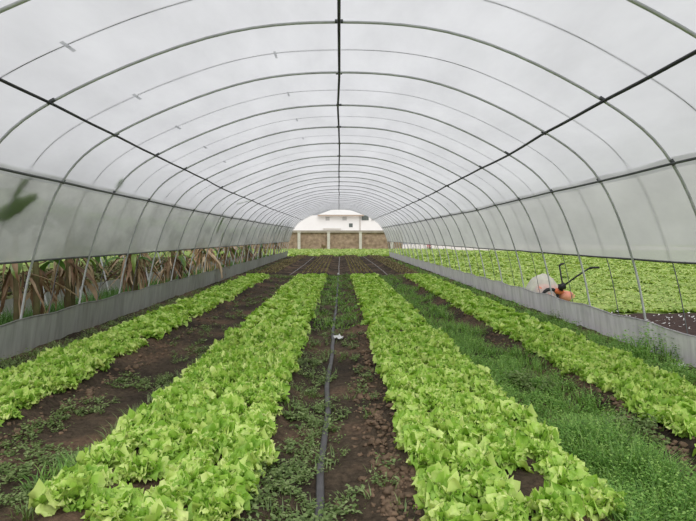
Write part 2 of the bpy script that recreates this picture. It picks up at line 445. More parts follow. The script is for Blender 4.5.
for b in range(4):
    for ri, x in enumerate(bed_rows(b, 4)):
        y = 2.62 + (.12 if ri % 2 else 0)
        while y < BED_END - .2:
            px, py = x + U(-.035, .035), y + U(-.04, .04)
            y += .222
            if b == 2 and 2.78 < py < 3.15 and px > 1.0 and px < 1.3: continue      # bare patch in the near corner
            if b == 1 and py < 3.3 and px < -1.1 and U(0, 1) < .6: continue
            if b == 0 and U(0, 1) < .05: continue
            if abs(px) / py > 1.0: continue
            edge = abs(px / py) > .69                                         # the view ends there: not among the 300 nearest
            spots.append((py + abs(px) * .15 + (100 if edge else 0), px, py, b, ri))
spots.sort()
for k, (_, px, py, b, ri) in enumerate(spots[:300]):
    o = bpy.data.objects.new('lettuce_plant', VAR[k % 7]); COL.objects.link(o)
    s = U(.94, 1.18) * (1.03 if b in (1, 2) else .98)
    o.location = (px, py, hsoil(px, py) - .012); o.rotation_euler = (U(-.12, .12), U(-.12, .12), U(0, 6.28)); o.scale = (s, s, s * U(.9, 1.3))
    tag(o, f'frilly green lettuce in {ROWNAME[b][ri]}, {BEDNAME[b]}', 'lettuce', f'lettuces in {ROWNAME[b][ri]} of the {BEDNAME[b]}')
far = MB()
for k, (_, px, py, b, ri) in enumerate(spots[300:]):
    src = FARV[k % 4]; a = U(0, 6.28); ca, sa = math.cos(a), math.sin(a); s = U(.9, 1.2); z0 = hsoil(px, py) - .01
    far.add([(px + s * (x * ca - y * sa), py + s * (x * sa + y * ca), z0 + s * z) for x, y, z in src.v], src.f)
tag(far.build('lettuces_foliage', M['lettuce']), 'distant rows of bright green lettuce running down the beds', 'lettuce', kind='stuff')

# ------------------------------------------------------------------ weeds
def blade(m, x, y, z, h, az, lean, w):
    c, s = math.cos(az), math.sin(az); px, py = -s * w, c * w
    pts = []
    for u in (0, .5, 1):
        r = h * lean * u ** 1.6; zz = z + h * u * (1 - .35 * lean * u)
        pts.append((x + c * r, y + s * r, zz))
    (a, b, t) = pts
    m.add([(a[0] - px, a[1] - py, a[2]), (a[0] + px, a[1] + py, a[2]), (b[0] + px * .8, b[1] + py * .8, b[2]), (b[0] - px * .8, b[1] - py * .8, b[2]), t],
          [(0, 1, 2, 3), (3, 2, 4)])
def tuft(m, x, y, h, n, spread, w=.004):
    for _ in range(n):
        a = U(0, 6.28); q = spread * U(0, 1)
        bx, by = x + math.cos(a) * q, y + math.sin(a) * q
        blade(m, bx, by, hsoil(bx, by) - .01, h * U(.5, 1.1), a + U(-.6, .6), U(.3, 1.1), w * U(.7, 1.4))
def herb(m, x, y, h, n, spread, lw=.018, z=None):
    """a low leafy weed: thin stems with pairs of small pointed leaves"""
    z0 = (hsoil(x, y) if z is None else z) - .01
    for _ in range(n):
        a = U(0, 6.28); q = spread * U(.2, 1); hh = h * U(.5, 1.1)
        tx, ty = x + math.cos(a) * q, y + math.sin(a) * q
        for k in range(4):
            u = (k + 1) / 4; cx, cy, cz = lerp(x, tx, u), lerp(y, ty, u), z0 + hh * u ** .8
            b = U(0, 6.28); L = lw * U(1.0, 2.0); w = lw * U(.4, .7); tz = U(-.4, .5) * L
            cb, sb = math.cos(b), math.sin(b)
            m.add([(cx, cy, cz), (cx + cb * L * .5 - sb * w, cy + sb * L * .5 + cb * w, cz + tz * .5 + .004), (cx + cb * L, cy + sb * L, cz + tz), (cx + cb * L * .5 + sb * w, cy + sb * L * .5 - cb * w, cz + tz * .5 + .004)], [(0, 1, 2, 3)])
def ydist(a, b, k=1.6):
    """more near the camera, fewer far off"""
    u = rnd.random(); p = 1 - k
    return (a ** p + u * (b ** p - a ** p)) ** (1 / p)
# weedy strip on the field side
m = MB()
for _ in range(2900):
    y = ydist(2.5, 21, 1.55); x = U(1.44, 2.38) + .08 * N3(y * 1.1, 3)
    if x > 2.16 and N3(x * 1.5, y * 1.1, 6) < .15: continue
    far_k = min(2.2, max(1, y / 7)); dens = .55 + 1.0 * N3(x * 1.8, y * 1.5, 11)
    if dens < -.05 and rnd.random() < .7: continue
    dens = max(.1, dens)
    if rnd.random() < .68: tuft(m, x, y, .05 + .17 * dens, int(10 / far_k) + 3, .10, .0032 * far_k)
    else: herb(m, x, y, .05 + .15 * dens, int(6 / far_k) + 2, .11, .014 * far_k ** .7)
tag(m.build('weeds', M['weed']), 'dense green weeds and grass filling the strip between two lettuce beds', 'weeds', kind='stuff')
# middle path
m = MB()
for _ in range(1150):
    y = ydist(2.6, 22, 1.5); x = U(-.52, .36)
    p = .80 if x < -.14 else .40
    if y > 9: p = .95
    if 1.5 * N3(x * 3.4, y * 2.3, 21) + .40 + rnd.gauss(0, .2) < 1 - p: continue
    k = min(2.2, max(1, y / 7))
    if rnd.random() < .3: tuft(m, x, y, .10, 7, .06, .0035 * k)
    else: herb(m, x, y, U(.04, .11), int(5 / k) + 2, .085, U(.012, .022) * k ** .7)
far_m = MB()
for _ in range(620):
    y = U(8.8, 22); x = U(-.5, .42)
    if N3(x * 3, y * .9, 51) < -.15: continue
    tuft(far_m, x, y, .11, 6, .10, .009)
tag(far_m.build('grass', M['weed']), 'green grass over the far half of the hose path', 'grass', kind='stuff')
tag(m.build('weeds', M['weed_dark']), 'sparse low weeds on the bare soil beside the hose', 'weeds', kind='stuff')
# bare path on the banana side
m = MB()
for _ in range(560):
    y = ydist(3, 21, 1.5); x = U(-2.45, -1.62)
    if N3(x * 1.8, y * 1.2, 31) < -.02: continue
    k = min(2, max(1, y / 7))
    herb(m, x, y, .06, int(6 / k) + 2, .09, .016 * k ** .7)
for _ in range(420):
    y = ydist(2.9, 20, 1.7); x = U(-1.80, -1.56) + .05 * N3(y, 4)
    tuft(m, x, y, .13 if y < 6 else .08, 7, .07, .0035 * min(2, max(1, y / 6)))
tag(m.build('weeds', M['weed_dark']), 'scattered weeds and grass on the bare path by the banana side bed', 'weeds', kind='stuff')
# along the two skirts
m = MB()
for _ in range(900):
    y = ydist(5.4, 40, 1.7); x = U(3.42, 4.02)
    k = min(2.5, max(1, y / 8))
    if rnd.random() < .6: tuft(m, x, y, .16, int(8 / k) + 2, .10, .004 * k)
    else: herb(m, x, y, .14, int(7 / k) + 2, .11, .018 * k ** .7)
tag(m.build('weeds', M['weed']), 'green weeds along the foot of the skirt by the open field', 'weeds', kind='stuff')
m = MB()
for _ in range(620):
    y = ydist(5.4, 40, 1.6); x = -U(3.5, 4.12)
    k = min(2.5, max(1, y / 8))
    if rnd.random() < .6: tuft(m, x, y, .11, int(7 / k) + 2, .10, .004 * k)
    else: herb(m, x, y, .10, int(6 / k) + 2, .10, .018 * k ** .7)
tag(m.build('weeds', M['weed_dark']), 'dark weeds along the foot of the skirt by the banana plants', 'weeds', kind='stuff')
# cross strip where the lettuce ends
m = MB()
for _ in range(700):
    y = U(20.2, 21.6); x = U(-3.4, 3.6)
    tuft(m, x, y, .09, 5, .12, .010)
tag(m.build('weeds', M['weed_dark']), 'thin weeds across the beds where the lettuce rows end', 'weeds', kind='stuff')
# single big weeds one could point at
def weed_clump(x, y, r, h, n, label, mat='weed', grassy=.5):
    m = MB()
    for _ in range(n):
        a = U(0, 6.28); q = r * math.sqrt(rnd.random()); bx, by = x + math.cos(a) * q, y + math.sin(a) * q
        hh = h * (1 - .6 * (q / r) ** 2)
        if rnd.random() < grassy: tuft(m, bx, by, hh, 8, .05, .005)
        else: herb(m, bx, by, hh, 7, .09, .024)
    return tag(m.build('weed_bush', M[mat]), label, 'weed')
weed_clump(3.98, 6.75, .42, .42, 70, 'tall bushy weed against the field side skirt at a hoop foot', 'weed', .5)
weed_clump(3.85, 9.6, .30, .26, 34, 'small bushy weed by the field side skirt behind the tallest one', 'weed_dark', .6)
weed_clump(-1.72, 3.35, .22, .22, 36, 'clump of long grass at the near corner of the bed', 'weed', 1.0)
weed_clump(2.20, 3.95, .26, .20, 30, 'dark leafy weed mound in the weedy strip near the camera', 'weed_dark', .15)
weed_clump(1.95, 5.4, .28, .20, 30, 'dark leafy weed mound halfway up the weedy strip', 'weed_dark', .15)
weed_clump(-.42, 4.6, .16, .15, 18, 'leafy weed at the edge of the banana side lettuce by the hose path', 'weed_dark', .3)

# seedling rows in the far beds
m = MB()
for a, c in BEDS:
    for i in range(6):
        x = lerp(a + .06, c - .06, i / 5); y = 22.2
        while y < 44:
            for _ in range(2):
                blade(m, x + U(-.02, .02), y + U(-.1, .1), hsoil(x, y) - .01, U(.05, .10), U(0, 6.28), U(.4, 1.2), .024)
            y += .16 * y / 22
tag(m.build('seedlings_foliage', M['straw']), 'thin dry looking seedling rows on the far dark beds', 'seedlings', kind='stuff')

# loose dry clods along the shoulders
m = MB()
for _ in range(2300):
    y = ydist(2.6, 20.5, 1.5); q = rnd.random()
    x = .33 + rnd.gauss(0, .085) if q < .5 else (-2.46 + rnd.gauss(0, .10) if q < .8 else 2.38 + rnd.gauss(0, .06))
    if q < .5 and N3(x * 2, y * 1.3, 40) < -.15: continue
    r = abs(rnd.gauss(0, .011)) + .006; r = min(r, .034)
    m.blob((x, y, hsoil(x, y) + r * .1), (r * U(.8, 1.5), r * U(.8, 1.5), r * U(.5, .85)), U(0, 50), .9, 7, 5, 2.1)
tag(m.build('dirt_clods', M['clod']), 'loose reddish brown clods along the shoulders of the beds', 'soil', kind='stuff')

# ------------------------------------------------------------------ hoses and scraps
def hose(pts, w, mat, label, h=.012):
    m = MB(); P = []
    for (x0, y0), (x1, y1) in zip(pts, pts[1:]):
        n = max(2, int((y1 - y0) / .12))
        for k in range(n): P.append((lerp(x0, x1, k / n) + .012 * N3(lerp(y0, y1, k / n) * 1.6, 2.2), lerp(y0, y1, k / n)))
    P.append(pts[-1]); vs = []
    for i, (x, y) in enumerate(P):
        z = max(hsoil(x, y), hsoil(x - w / 2, y), hsoil(x + w / 2, y)) + .004
        q = P[min(i + 1, len(P) - 1)]; p = P[max(i - 1, 0)]; l = math.hypot(q[0] - p[0], q[1] - p[1]); nx_, ny_ = (q[1] - p[1]) / l, -(q[0] - p[0]) / l
        for a in range(8):
            t = 2 * PI * a / 8
            vs.append((x + nx_ * math.cos(t) * w / 2, y + ny_ * math.cos(t) * w / 2, z + h * (.5 + .5 * math.sin(t))))
    m.add(vs, [(i * 8 + j, i * 8 + (j + 1) % 8, (i + 1) * 8 + (j + 1) % 8, (i + 1) * 8 + j) for i in range(len(P) - 1) for j in range(8)])
    return tag(m.build('hose', mat), label, 'hose')
hose([(-.145, 2.4), (-.115, 3.0), (-.125, 3.6), (-.10, 4.6), (-.125, 5.6), (-.09, 7.0), (-.10, 8.6), (-.06, 12), (-.03, 21.4)], .052, M['hose'], 'dark grey flat irrigation hose along the middle path', .02)
hose([(.0, 21.8), (-.01, 28), (.02, 36), (.05, 43)], .04, M['pale_hose'], 'pale drip hose between the far bare beds in the middle')
hose([(-2.05, 21.8), (-2.0, 30), (-2.05, 43)], .04, M['pale_hose'], 'pale drip hose on the far bare path of the banana side')
hose([(2.02, 21.8), (2.08, 30), (2.0, 43)], .04, M['pale_hose'], 'pale drip hose on the far bare path of the field side')
def scrap(x, y, a, b, h, label, seed):
    m = MB(); n = 9; vs = []
    for j in range(n):
        for i in range(n):
            u, v = i / (n - 1) * 2 - 1, j / (n - 1) * 2 - 1
            k = 1 + .3 * N3(u * 1.7, v * 1.7, seed)
            px, py = x + u * a * k, y + v * b * k
            vs.append((px, py, hsoil(px, py) + .012 + h * abs(N3(u * 2.3, v * 2.3, seed + 5)) + h * .4 * (1 - u * u)))
    m.add(vs, [(j * n + i, j * n + i + 1, (j + 1) * n + i + 1, (j + 1) * n + i) for j in range(n - 1) for i in range(n - 1)])
    return tag(m.build('plastic_scrap', M['white_bits']), label, 'scrap')
scrap(-.015, 8.05, .075, .07, .05, 'crumpled white plastic scrap lying against the hose', 3)
scrap(4.05, 6.12, .09, .08, .06, 'white scrap at the foot of the field side skirt', 8)
sc = MB(); sc.blob((-.03, 21.7, .07), (.05, .05, .05), 2, .1, 8, 6)
tag(sc.build('hose_valve', M['white_bits']), 'small white valve where the pale hose meets the dark hose', 'valve')

# ------------------------------------------------------------------ open field side
m = MB()
def rosette(m, x, y, z, r, n, h):
    for i in range(n):
        a = U(0, 6.28); L = r * U(.7, 1.2); w = L * U(.25, .4); e = U(.2, 1.0); c, s = math.cos(a), math.sin(a)
        hz = h * U(.5, 1.1)
        m.add([(x, y, z), (x + c * L * .55 - s * w, y + s * L * .55 + c * w, z + hz), (x + c * L, y + s * L, z + hz * e), (x + c * L * .55 + s * w, y + s * L * .55 - c * w, z + hz)], [(0, 1, 2, 3)])
for _ in range(15000):
    y = ydist(7.5, 67, 2.1); x = 4.5 + (y * .75 - 4.2) * U(0, 1) ** .9 if y > 12 else U(4.55, 9.5)
    if x < 4.75: continue
    if x > 5.0 and 8.3 < y < 11.7: continue
    row = math.sin(x * 2 * PI / 1.9 + .6 * N3(y * .2, 1))
    if row < -.55 and rnd.random() < .75: continue
    k = max(1, y / 13)
    rosette(m, x, y, -.13, .125 * k ** .8, 6, .12 * min(1.7, k ** .4) * (.8 + .5 * N3(x * .9, y * .5, 9)))
tag(m.build('field_crop_foliage', M['crop']), 'yellowish green leafy crop growing in the open field', 'crop', kind='stuff')
m = MB(); n = 22; vs = []
for j in range(n):
    for i in range(n):
        x, y = lerp(4.9, 10.5, i / (n - 1)), lerp(8.4, 11.6, j / (n - 1))
        vs.append((x, y, -.10 + .05 * N3(x * 2, y * 2) if 0 < i < n - 1 and 0 < j < n - 1 else -.16))
m.add(vs, [(j * n + i, j * n + i + 1, (j + 1) * n + i + 1, (j + 1) * n + i) for j in range(n - 1) for i in range(n - 1)])
tag(m.build('ground', M['mulch']), 'dark bare soil patch at the edge of the field', 'soil', kind='structure')
m = MB()
for _ in range(240):
    x, y = U(5.1, 10), U(8.6, 11.2); a = U(0, 6.28); r = U(.012, .035); z = -.05 + .04 * N3(x * 2, y * 2)
    m.add([(x + r * math.cos(a + t), y + r * math.sin(a + t) * .8, z + U(0, .03)) for t in (0, 1.5, 3.1, 4.6)], [(0, 1, 2, 3)])
tag(m.build('plastic_litter', M['white_bits']), 'white flecks scattered over the dark soil patch', 'litter', kind='stuff')

# tiller under a plastic sheet
T = empty('tiller', (5.45, 13.55, -.12), 'orange garden tiller with black handlebars standing in the field under a sheet', 'tiller')
b = MB(); b.blob((-.06, 0, .30), (.28, .22, .17), 3, .25, 16, 10, 2.5); b.blob((-.30, -.16, .36), (.13, .12, .13), 5, .2, 10, 8); b.build('engine', M['pink'], T)
b = MB(); b.blob((.10, -.30, .33), (.13, .12, .08), 8, .2, 10, 8); b.build('fuel_tank', M['orange'], T)
b = MB(); b.blob((.32, -.20, .20), (.17, .16, .14), 11, .3, 12, 8, 3); b.build('gearbox', M['pink'], T)
b = MB(); b.tube([(.10, -.42, .36), (.14, -.44, .48), (.18, -.44, .54)], .055, 8); b.box((.12, -.44, .46), (.16, .10, .12)); b.build('handle_bracket', M['black'], T)
b = MB(); b.tube([(.14, -.44, .48), (.15, -.30, .72), (.17, -.14, .97)], .02, 8); h1 = b.build('handlebar', M['black'], T)
b = MB(); b.tube([(.168, -.15, .96), (.23, -.10, 1.0), (.30, -.08, 1.01)], .028, 8); b.build('grip', M['black'], h1)
b = MB(); b.tube([(.18, -.46, .50), (.46, -.50, .72), (.76, -.54, .925)], .02, 8); h2 = b.build('handlebar', M['black'], T)
b = MB(); b.tube([(.75, -.54, .92), (.84, -.56, .94), (.98, -.58, .94)], .028, 8); b.build('grip', M['black'], h2)
for sx, sy in ((-.12, -.30), (-.12, .30)):
    b = MB(); R_ = .19
    b.tube([(sx + R_ * math.cos(t * PI / 8), sy, .19 + R_ * math.sin(t * PI / 8)) for t in range(17)], .045, 8, False)
    w = b.build('wheel', M['black'], T)
    h = MB(); h.tube([(sx, sy - .03, .19), (sx, sy + .03, .19)], .10, 12); h.build('hub', M['orange'], w)
for k in range(6):
    a = k * PI / 3; b = MB(); b.tube([(.42, -.2 + .08 * k, .15), (.42 + .1 * math.cos(a), -.2 + .08 * k, .15 + .1 * math.sin(a)), (.42 + .15 * math.cos(a + .5), -.2 + .08 * k, .15 + .15 * math.sin(a + .5))], .014, 6)
    b.build('tine', M['pink'], T)
S = MB(); vs = []; nu, nv = 28, 12
for i in range(nv + 1):
    th = (PI / 2) * i / nv
    for j in range(nu):
        ph = 2 * PI * j / nu; d = Vector((math.sin(th) * math.cos(ph), math.sin(th) * math.sin(ph), math.cos(th)))
        q = 1 + .07 * N3(d.x * 3, d.y * 3, d.z * 3) + .05 * math.sin(ph * 9) * math.sin(th) ** 3
        vs.append((d.x * .47 * q, d.y * .42 * q, d.z * .74 * q))
S.add(vs, [(i * nu + j, (i + 1) * nu + j, (i + 1) * nu + (j + 1) % nu, i * nu + (j + 1) % nu) for i in range(nv) for j in range(nu)])
tag(S.build('plastic_sheet', M['sheet'], loc=(5.27, 13.6, -.13)), 'whitish clear plastic sheet draped in a dome over the tiller', 'sheet')

# person far out in the field
PX, PY = 12.4, 73.0
P = empty('person', (PX, PY, -.14), 'person in a red top crouching far out in the field', 'person')
def skin_obj(name, pts, edges, rad, mat, parent):
    me = bpy.data.meshes.new(name); me.from_pydata(pts, edges, []); me.materials.append(mat)
    o = bpy.data.objects.new(name, me); COL.objects.link(o); o.parent = parent
    sm = o.modifiers.new('s', 'SKIN'); sk = me.skin_vertices[0].data
    for i, r in enumerate(rad): sk[i].radius = (r, r)
    sk[0].use_root = True; sm.use_smooth_shade = True
    ss = o.modifiers.new('d', 'SUBSURF'); ss.levels = ss.render_levels = 1
    return o
pts = [(0, 0, .30), (0, -.08, .50), (0, -.18, .72), (0, -.24, .84), (0, -.30, .98),
       (.10, -.02, .28), (.18, -.36, .44), (.15, -.16, .06), (.15, -.34, .03), (-.10, -.02, .28), (-.18, -.36, .44), (-.15, -.16, .06), (-.15, -.34, .03),
       (.18, -.19, .72), (.24, -.38, .50), (.14, -.55, .34), (-.18, -.19, .72), (-.24, -.38, .50), (-.14, -.55, .34)]
ed = [(0, 1), (1, 2), (2, 3), (3, 4), (0, 5), (5, 6), (6, 7), (7, 8), (0, 9), (9, 10), (10, 11), (11, 12), (2, 13), (13, 14), (14, 15), (2, 16), (16, 17), (17, 18)]
skin_obj('body', pts, ed, [.13, .13, .14, .055, .10, .085, .07, .05, .04, .085, .07, .05, .04, .06, .045, .035, .06, .045, .035], M['skin'], P)
skin_obj('shirt', [pts[i] for i in (1, 2, 13, 14, 16, 17)] + [(0, -.03, .36)], [(0, 1), (1, 2), (2, 3), (1, 4), (4, 5), (0, 6)], [.16, .17, .09, .07, .09, .07, .15], M['red'], P)
skin_obj('trousers', [pts[i] for i in (0, 5, 6, 7, 9, 10, 11)], [(0, 1), (1, 2), (2, 3), (0, 4), (4, 5), (5, 6)], [.155, .11, .09, .07, .11, .09, .07], M['darkcloth'], P)
b = MB(); b.blob((0, -.28, 1.03), (.125, .125, .10), 2, .08, 12, 8); b.build('hair', M['darkcloth'], P)

# ------------------------------------------------------------------ neighbouring tunnel on the banana side
NX = -6.55 - 4.31
NB = empty('neighbouring_tunnel', (NX, 0, -.12), 'neighbouring plastic tunnel beyond the banana plants', 'tunnel')
m = MB(); vs = []; yy = [4 + 1.6 * k for k in range(27)]
for y in yy:
    for i in range(41):
        x, z = prof(lerp(T_CL, T_CR, i / 40), y, .03); vs.append((x, y, z))
m.add(vs, [(j * 41 + i, j * 41 + i + 1, (j + 1) * 41 + i + 1, (j + 1) * 41 + i) for j in range(len(yy) - 1) for i in range(40)])
m.build('film', M['film_far'], NB)
m = MB(); vs = []; yq = [4 + .25 * k for k in range(167)]
for y in yq:
    for k in range(5): vs.append((4.25 - .01 * k + .03 * N3(y * 2, k * .3), y, -.02 + .115 * k))
m.add(vs, [(j * 5 + i, j * 5 + i + 1, (j + 1) * 5 + i + 1, (j + 1) * 5 + i) for j in range(len(yq) - 1) for i in range(4)])
m.build('skirt', M['skirt_old'], NB)
for y in yy:
    m = MB(); m.tube([(prof(i / 30, y)[0], 0, prof(i / 30, y)[1]) for i in range(31)], .022, 6)
    o = m.build('hoop', M['steel'], NB, loc=(0, y, 0))
m = MB(); n = 30; vs = []
for y in (3, 12, 24, 46):
    for x in (NX - 4.3, NX, NX + 4.3): vs.append((x, y, -.11))
m.add(vs, [(j * 3 + i, j * 3 + i + 1, (j + 1) * 3 + i + 1, (j + 1) * 3 + i) for j in range(3) for i in range(2)])
tag(m.build('ground', M['mulch']), 'dark soil inside the neighbouring tunnel', 'soil', kind='structure')
m = MB()
for k in range(11):
    x = NX - 4 + k * .78
    y = 5
    while y < 44:
        rosette(m, x + U(-.08, .08), y, -.12, .17 * max(1, y / 16) ** .6, 6, .16); y += .24 * max(1, y / 12)
tag(m.build('crop_foliage', M['dullcrop']), 'dull crop rows inside the neighbouring tunnel', 'crop', kind='stuff')
# grass between the two tunnels
m = MB()
for _ in range(2600):
    y = ydist(5, 46, 1.6); x = -U(4.85, 6.3); k = max(1, y / 9)
    for _ in range(6):
        blade(m, x + U(-.12, .12), y + U(-.12, .12), -.15, U(.25, .55), U(0, 6.28), U(.3, 1.1), .008 * k ** .8)
tag(m.build('grass', M['shade_grass']), 'green grass between the two tunnels', 'grass', kind='stuff')

# leafy backdrop added to darken the view past the neighbouring tunnel
m = MB()
for _ in range(5200):
    y = U(2, 60); x = -U(16.6, 18.6); z = -.1 + 3.4 * rnd.random() ** .8; r = .3
    a, e = U(0, 6.28), U(-1, 1); c, s_ = math.cos(a), math.sin(a)
    m.add([(x, y, z), (x + c * r * .5 - s_ * r * .3, y + s_ * r * .5 + c * r * .3, z + .1), (x + c * r, y + s_ * r, z + e * r * .5), (x + c * r * .5 + s_ * r * .3, y + s_ * r * .5 - c * r * .3, z + .1)], [(0, 1, 2, 3)])
tag(m.build('dark_backdrop', M['dark_backdrop']), 'tall dark leafy backdrop added beyond the neighbouring tunnel', 'dark_backdrop')

# banana plants
def banana_leaf(m, base, az, L, W, e0, droop, split=.0, n=9, twist=0, pw=1.2):
    c, s = math.cos(az), math.sin(az); p = Vector(base); d = Vector((c, s, 0)); side0 = Vector((-s, c, 0)); rows = []
    for i in range(n + 1):
        u = i / n; ang = e0 - droop * u ** pw
        dv = d * math.cos(ang) + Vector((0, 0, math.sin(ang)))
        nr = -d * math.sin(ang) + Vector((0, 0, math.cos(ang)))
        if i: p = p + dv * L / n
        side = (side0 * math.cos(twist * u) + nr * math.sin(twist * u))
        w = W * math.sin(PI * min(1, .08 + .92 * u)) ** .6 if u < 1 else .01
        jag = 1 - split * rnd.random()
        rows.append([tuple(p - side * w * jag - nr * w * .35), tuple(p), tuple(p + side * w * (1 - split * rnd.random()) - nr * w * .35)])
    m.add([q for r in rows for q in r], [(i * 3 + j, i * 3 + j + 1, (i + 1) * 3 + j + 1, (i + 1) * 3 + j) for i in range(n) for j in range(2)])
BAN = [(-5.15, 8.5, .95, 4, 7, 'first banana plant from the camera, with green leaves touching the film'),
       (-5.10, 10.0, 1.0, 6, 12, 'banana plant with yellow green and brown hanging leaves, second from the camera'),
       (-5.15, 13.3, .95, 3, 14, 'banana plant with pale brown hanging leaves, third from the camera'),
       (-5.05, 16.1, .9, 3, 18, 'banana plant wrapped in reddish brown dead leaves, fourth from the camera'),
       (-4.95, 19.6, 1.0, 5, 22, 'banana plant with the biggest bunch of tan dead leaves, fifth from the camera'),
       (-5.1, 24.0, .95, 6, 8, 'greener banana plant behind the biggest tan one'),
       (-5.0, 28.5, .9, 5, 12, 'far banana plant with brown leaves, seventh from the camera'),
       (-4.95, 33.5, 1.0, 6, 11, 'far banana plant, second from the far end'),
       (-4.85, 39.5, 1.05, 8, 8, 'dark banana plant at the far end of the tunnel side')]
for bi, (x, y, s, ng, nd, lb) in enumerate(BAN):
    R_ = empty('banana_plant', (x, y, -.14), lb, 'banana plant', 'banana plants beside the tunnel')
    m = MB()
    for q in range(2):
        ox = .14 * q * math.cos(bi * 2.1); oy = .30 * q
        m.tube([(ox, oy, 0), (ox + .02, oy, .7), (ox + .04 * math.sin(bi), oy + .03, 1.95 * s)], lambda u: .06 - .02 * u, 10)
    m.build('stem', M['banana_stem'], R_)
    m = MB()
    for q in range(ng + 6):
        az = q * 2.4 + bi * 1.3; ca = math.cos(az)
        # leaves that lean to the film are kept shorter and steeper
        L = U(1.1, 1.75) * s * (.62 if ca > .2 else 1)
        banana_leaf(m, (.03, .03, 1.85 * s), az, L, U(.16, .25), U(1.0, 1.4), U(1.3, 2.2), .25, 10, U(-.5, .5))
    for q in range(4):
        az = U(0, 6.28)
        banana_leaf(m, (.05 * math.cos(az), .2 * q - .2, U(1.2, 1.5) * s), az, U(.6, 1.0), U(.07, .12), U(.3, .8), U(2.0, 2.5), .3, 8, U(-.8, .8))
    m.build('foliage', M['banana'], R_)
    m = MB()
    for q in range(int(nd * 3.2)):
        az = U(0, 6.28); L = U(.5, 1.2) * s; yo = rnd.gauss(.1, .22)
        banana_leaf(m, (.10 * math.cos(az), yo, U(.95, 1.55) * s), az, L, U(.025, .065), U(-.7, .3), U(.9, 1.5), .7, 10, U(-4, 4), .4)
    m.build('dried_foliage', M['deadleaf_tan' if bi == 4 else 'deadleaf'], R_)
# dead leaf flopped over the skirt into the tunnel
m = MB()
for q in range(6):
    yy_ = 18.55 + U(-.16, .16); xx = U(-.03, .03)
    pts = [(-4.62, yy_, 1.15), (-4.36 + xx, yy_ + U(-.05, .05), .92), (-4.16 + xx, yy_ + U(-.08, .08), .66), (-4.10 + xx, yy_ + U(-.1, .1), .40), (-4.08 + xx, yy_ + U(-.12, .12), .14)]
    vs = []
    for i, p in enumerate(pts):
        w = (.03, .075, .10, .08, .03)[i] * U(.6, 1.2); vs += [(p[0] + U(-.03, .03), p[1] - w, p[2]), (p[0] + .02, p[1], p[2] + .02), (p[0] + U(-.03, .03), p[1] + w, p[2])]
    m.add(vs, [(i * 3 + j, i * 3 + j + 1, i * 3 + j + 4, i * 3 + j + 3) for i in range(4) for j in range(2)])
tag(m.build('dried_banana_leaf', M['deadleaf_tan']), 'brown dead banana leaf flopped over the skirt onto the lettuce bed', 'leaf')
# green leaves lying on the outside of the film
def onfilm(y, t, L, W, az, label):
    m = MB(); rows = []; n = 9
    for i in range(n + 1):
        u = i / n; w = W * math.sin(PI * (.1 + .88 * u)) ** .7
        row = []
        for v in (-1, 0, 1):
            jag = 1 - .45 * rnd.random() * abs(v)
            yy_ = y + math.cos(az) * L * u - math.sin(az) * w * v * jag; tt = t + (math.sin(az) * L * u + math.cos(az) * w * v * jag) / 11.6
            x, z = prof(tt, yy_, .055 + .02 * (1 - abs(v)) + .02 * u); row.append((x, yy_, z))
        rows.append(row)
    m.add([q for r in rows for q in r], [(i * 3 + j, i * 3 + j + 1, (i + 1) * 3 + j + 1, (i + 1) * 3 + j) for i in range(n) for j in range(2)])
    return tag(m.build('banana_leaf', M['banana']), label, 'leaf', 'green leaves lying on the film')
def tz(z): return t_at(lambda x, zz: abs(zz - z) + (9 if x > 0 else 0))
onfilm(6.85, tz(2.08), .78, .13, -2.75, 'ragged green banana leaf lying against the curtain nearest the camera')
onfilm(6.52, tz(2.30), .36, .07, -1.95, 'short green leaf tip just above the ragged leaf on the curtain')
onfilm(8.84, tz(2.52), .22, .11, -1.3, 'small dark leaf tip on the film just above the low grey pipe')
onfilm(17.4, tz(2.32), .62, .16, -1.57, 'dark leaf on the curtain halfway along the banana side')
onfilm(18.4, tz(1.75), .30, .10, -1.4, 'small dark leaf on the curtain just beyond the halfway one')
onfilm(17.3, tz(2.72), 1.3, .05, .25, 'thin dark leaf lying on the film up near the high pipe')
for k, (yy_, zz_, L_) in enumerate(((31.5, 2.5, .9), (33.2, 2.75, 1.1), (35.0, 2.5, 1.0), (37.0, 2.8, 1.1), (39.0, 2.5, 1.0))):
    onfilm(yy_, tz(zz_), L_, .22, -1.4, f'dark leaf pressed on the film near the far end, {ORD[k]}' + (' to the camera' if k == 0 else ' from the camera') + ' of five')
# ------------------------------------------------------------------ beyond the far end
m = MB()
for _ in range(3600):
    y = U(46.2, 69); x = U(-12, 14)
    row = math.sin(y * 2 * PI / 3.2)
    if row < -.2 and rnd.random() < .8: continue
    rosette(m, x, y, -.13, .34, 6, .30)
tag(m.build('crop_foliage', M['crop']), 'bright green crop strips beyond the open end of the tunnel', 'crop', kind='stuff')
m = MB(); n = 60; vs = []
for j in range(9):
    for i in range(n + 1):
        x = lerp(-24, 8.4, i / n); z = lerp(-.2, 2.25, j / 8); vs.append((x, 70 + .10 * N3(x * 1.4, z * 1.8) + .05 * N3(x * 5, z * 5), z))
m.add(vs, [(j * (n + 1) + i, j * (n + 1) + i + 1, (j + 1) * (n + 1) + i + 1, (j + 1) * (n + 1) + i) for j in range(8) for i in range(n)])
m.box((-7.8, 70.35, 1.03), (32.4, .5, 2.44))
o = tag(m.build('wall_back', M['stone'], smooth=False), 'brown stone boundary wall beyond the tunnel', 'wall', kind='structure')
m = MB(); m.box((-7.8, 70.2, 2.40), (32.4, .9, .30)); tag(m.build('trim_1', M['coping'], smooth=False), 'greyish coping along the boundary wall', 'coping', kind='structure')
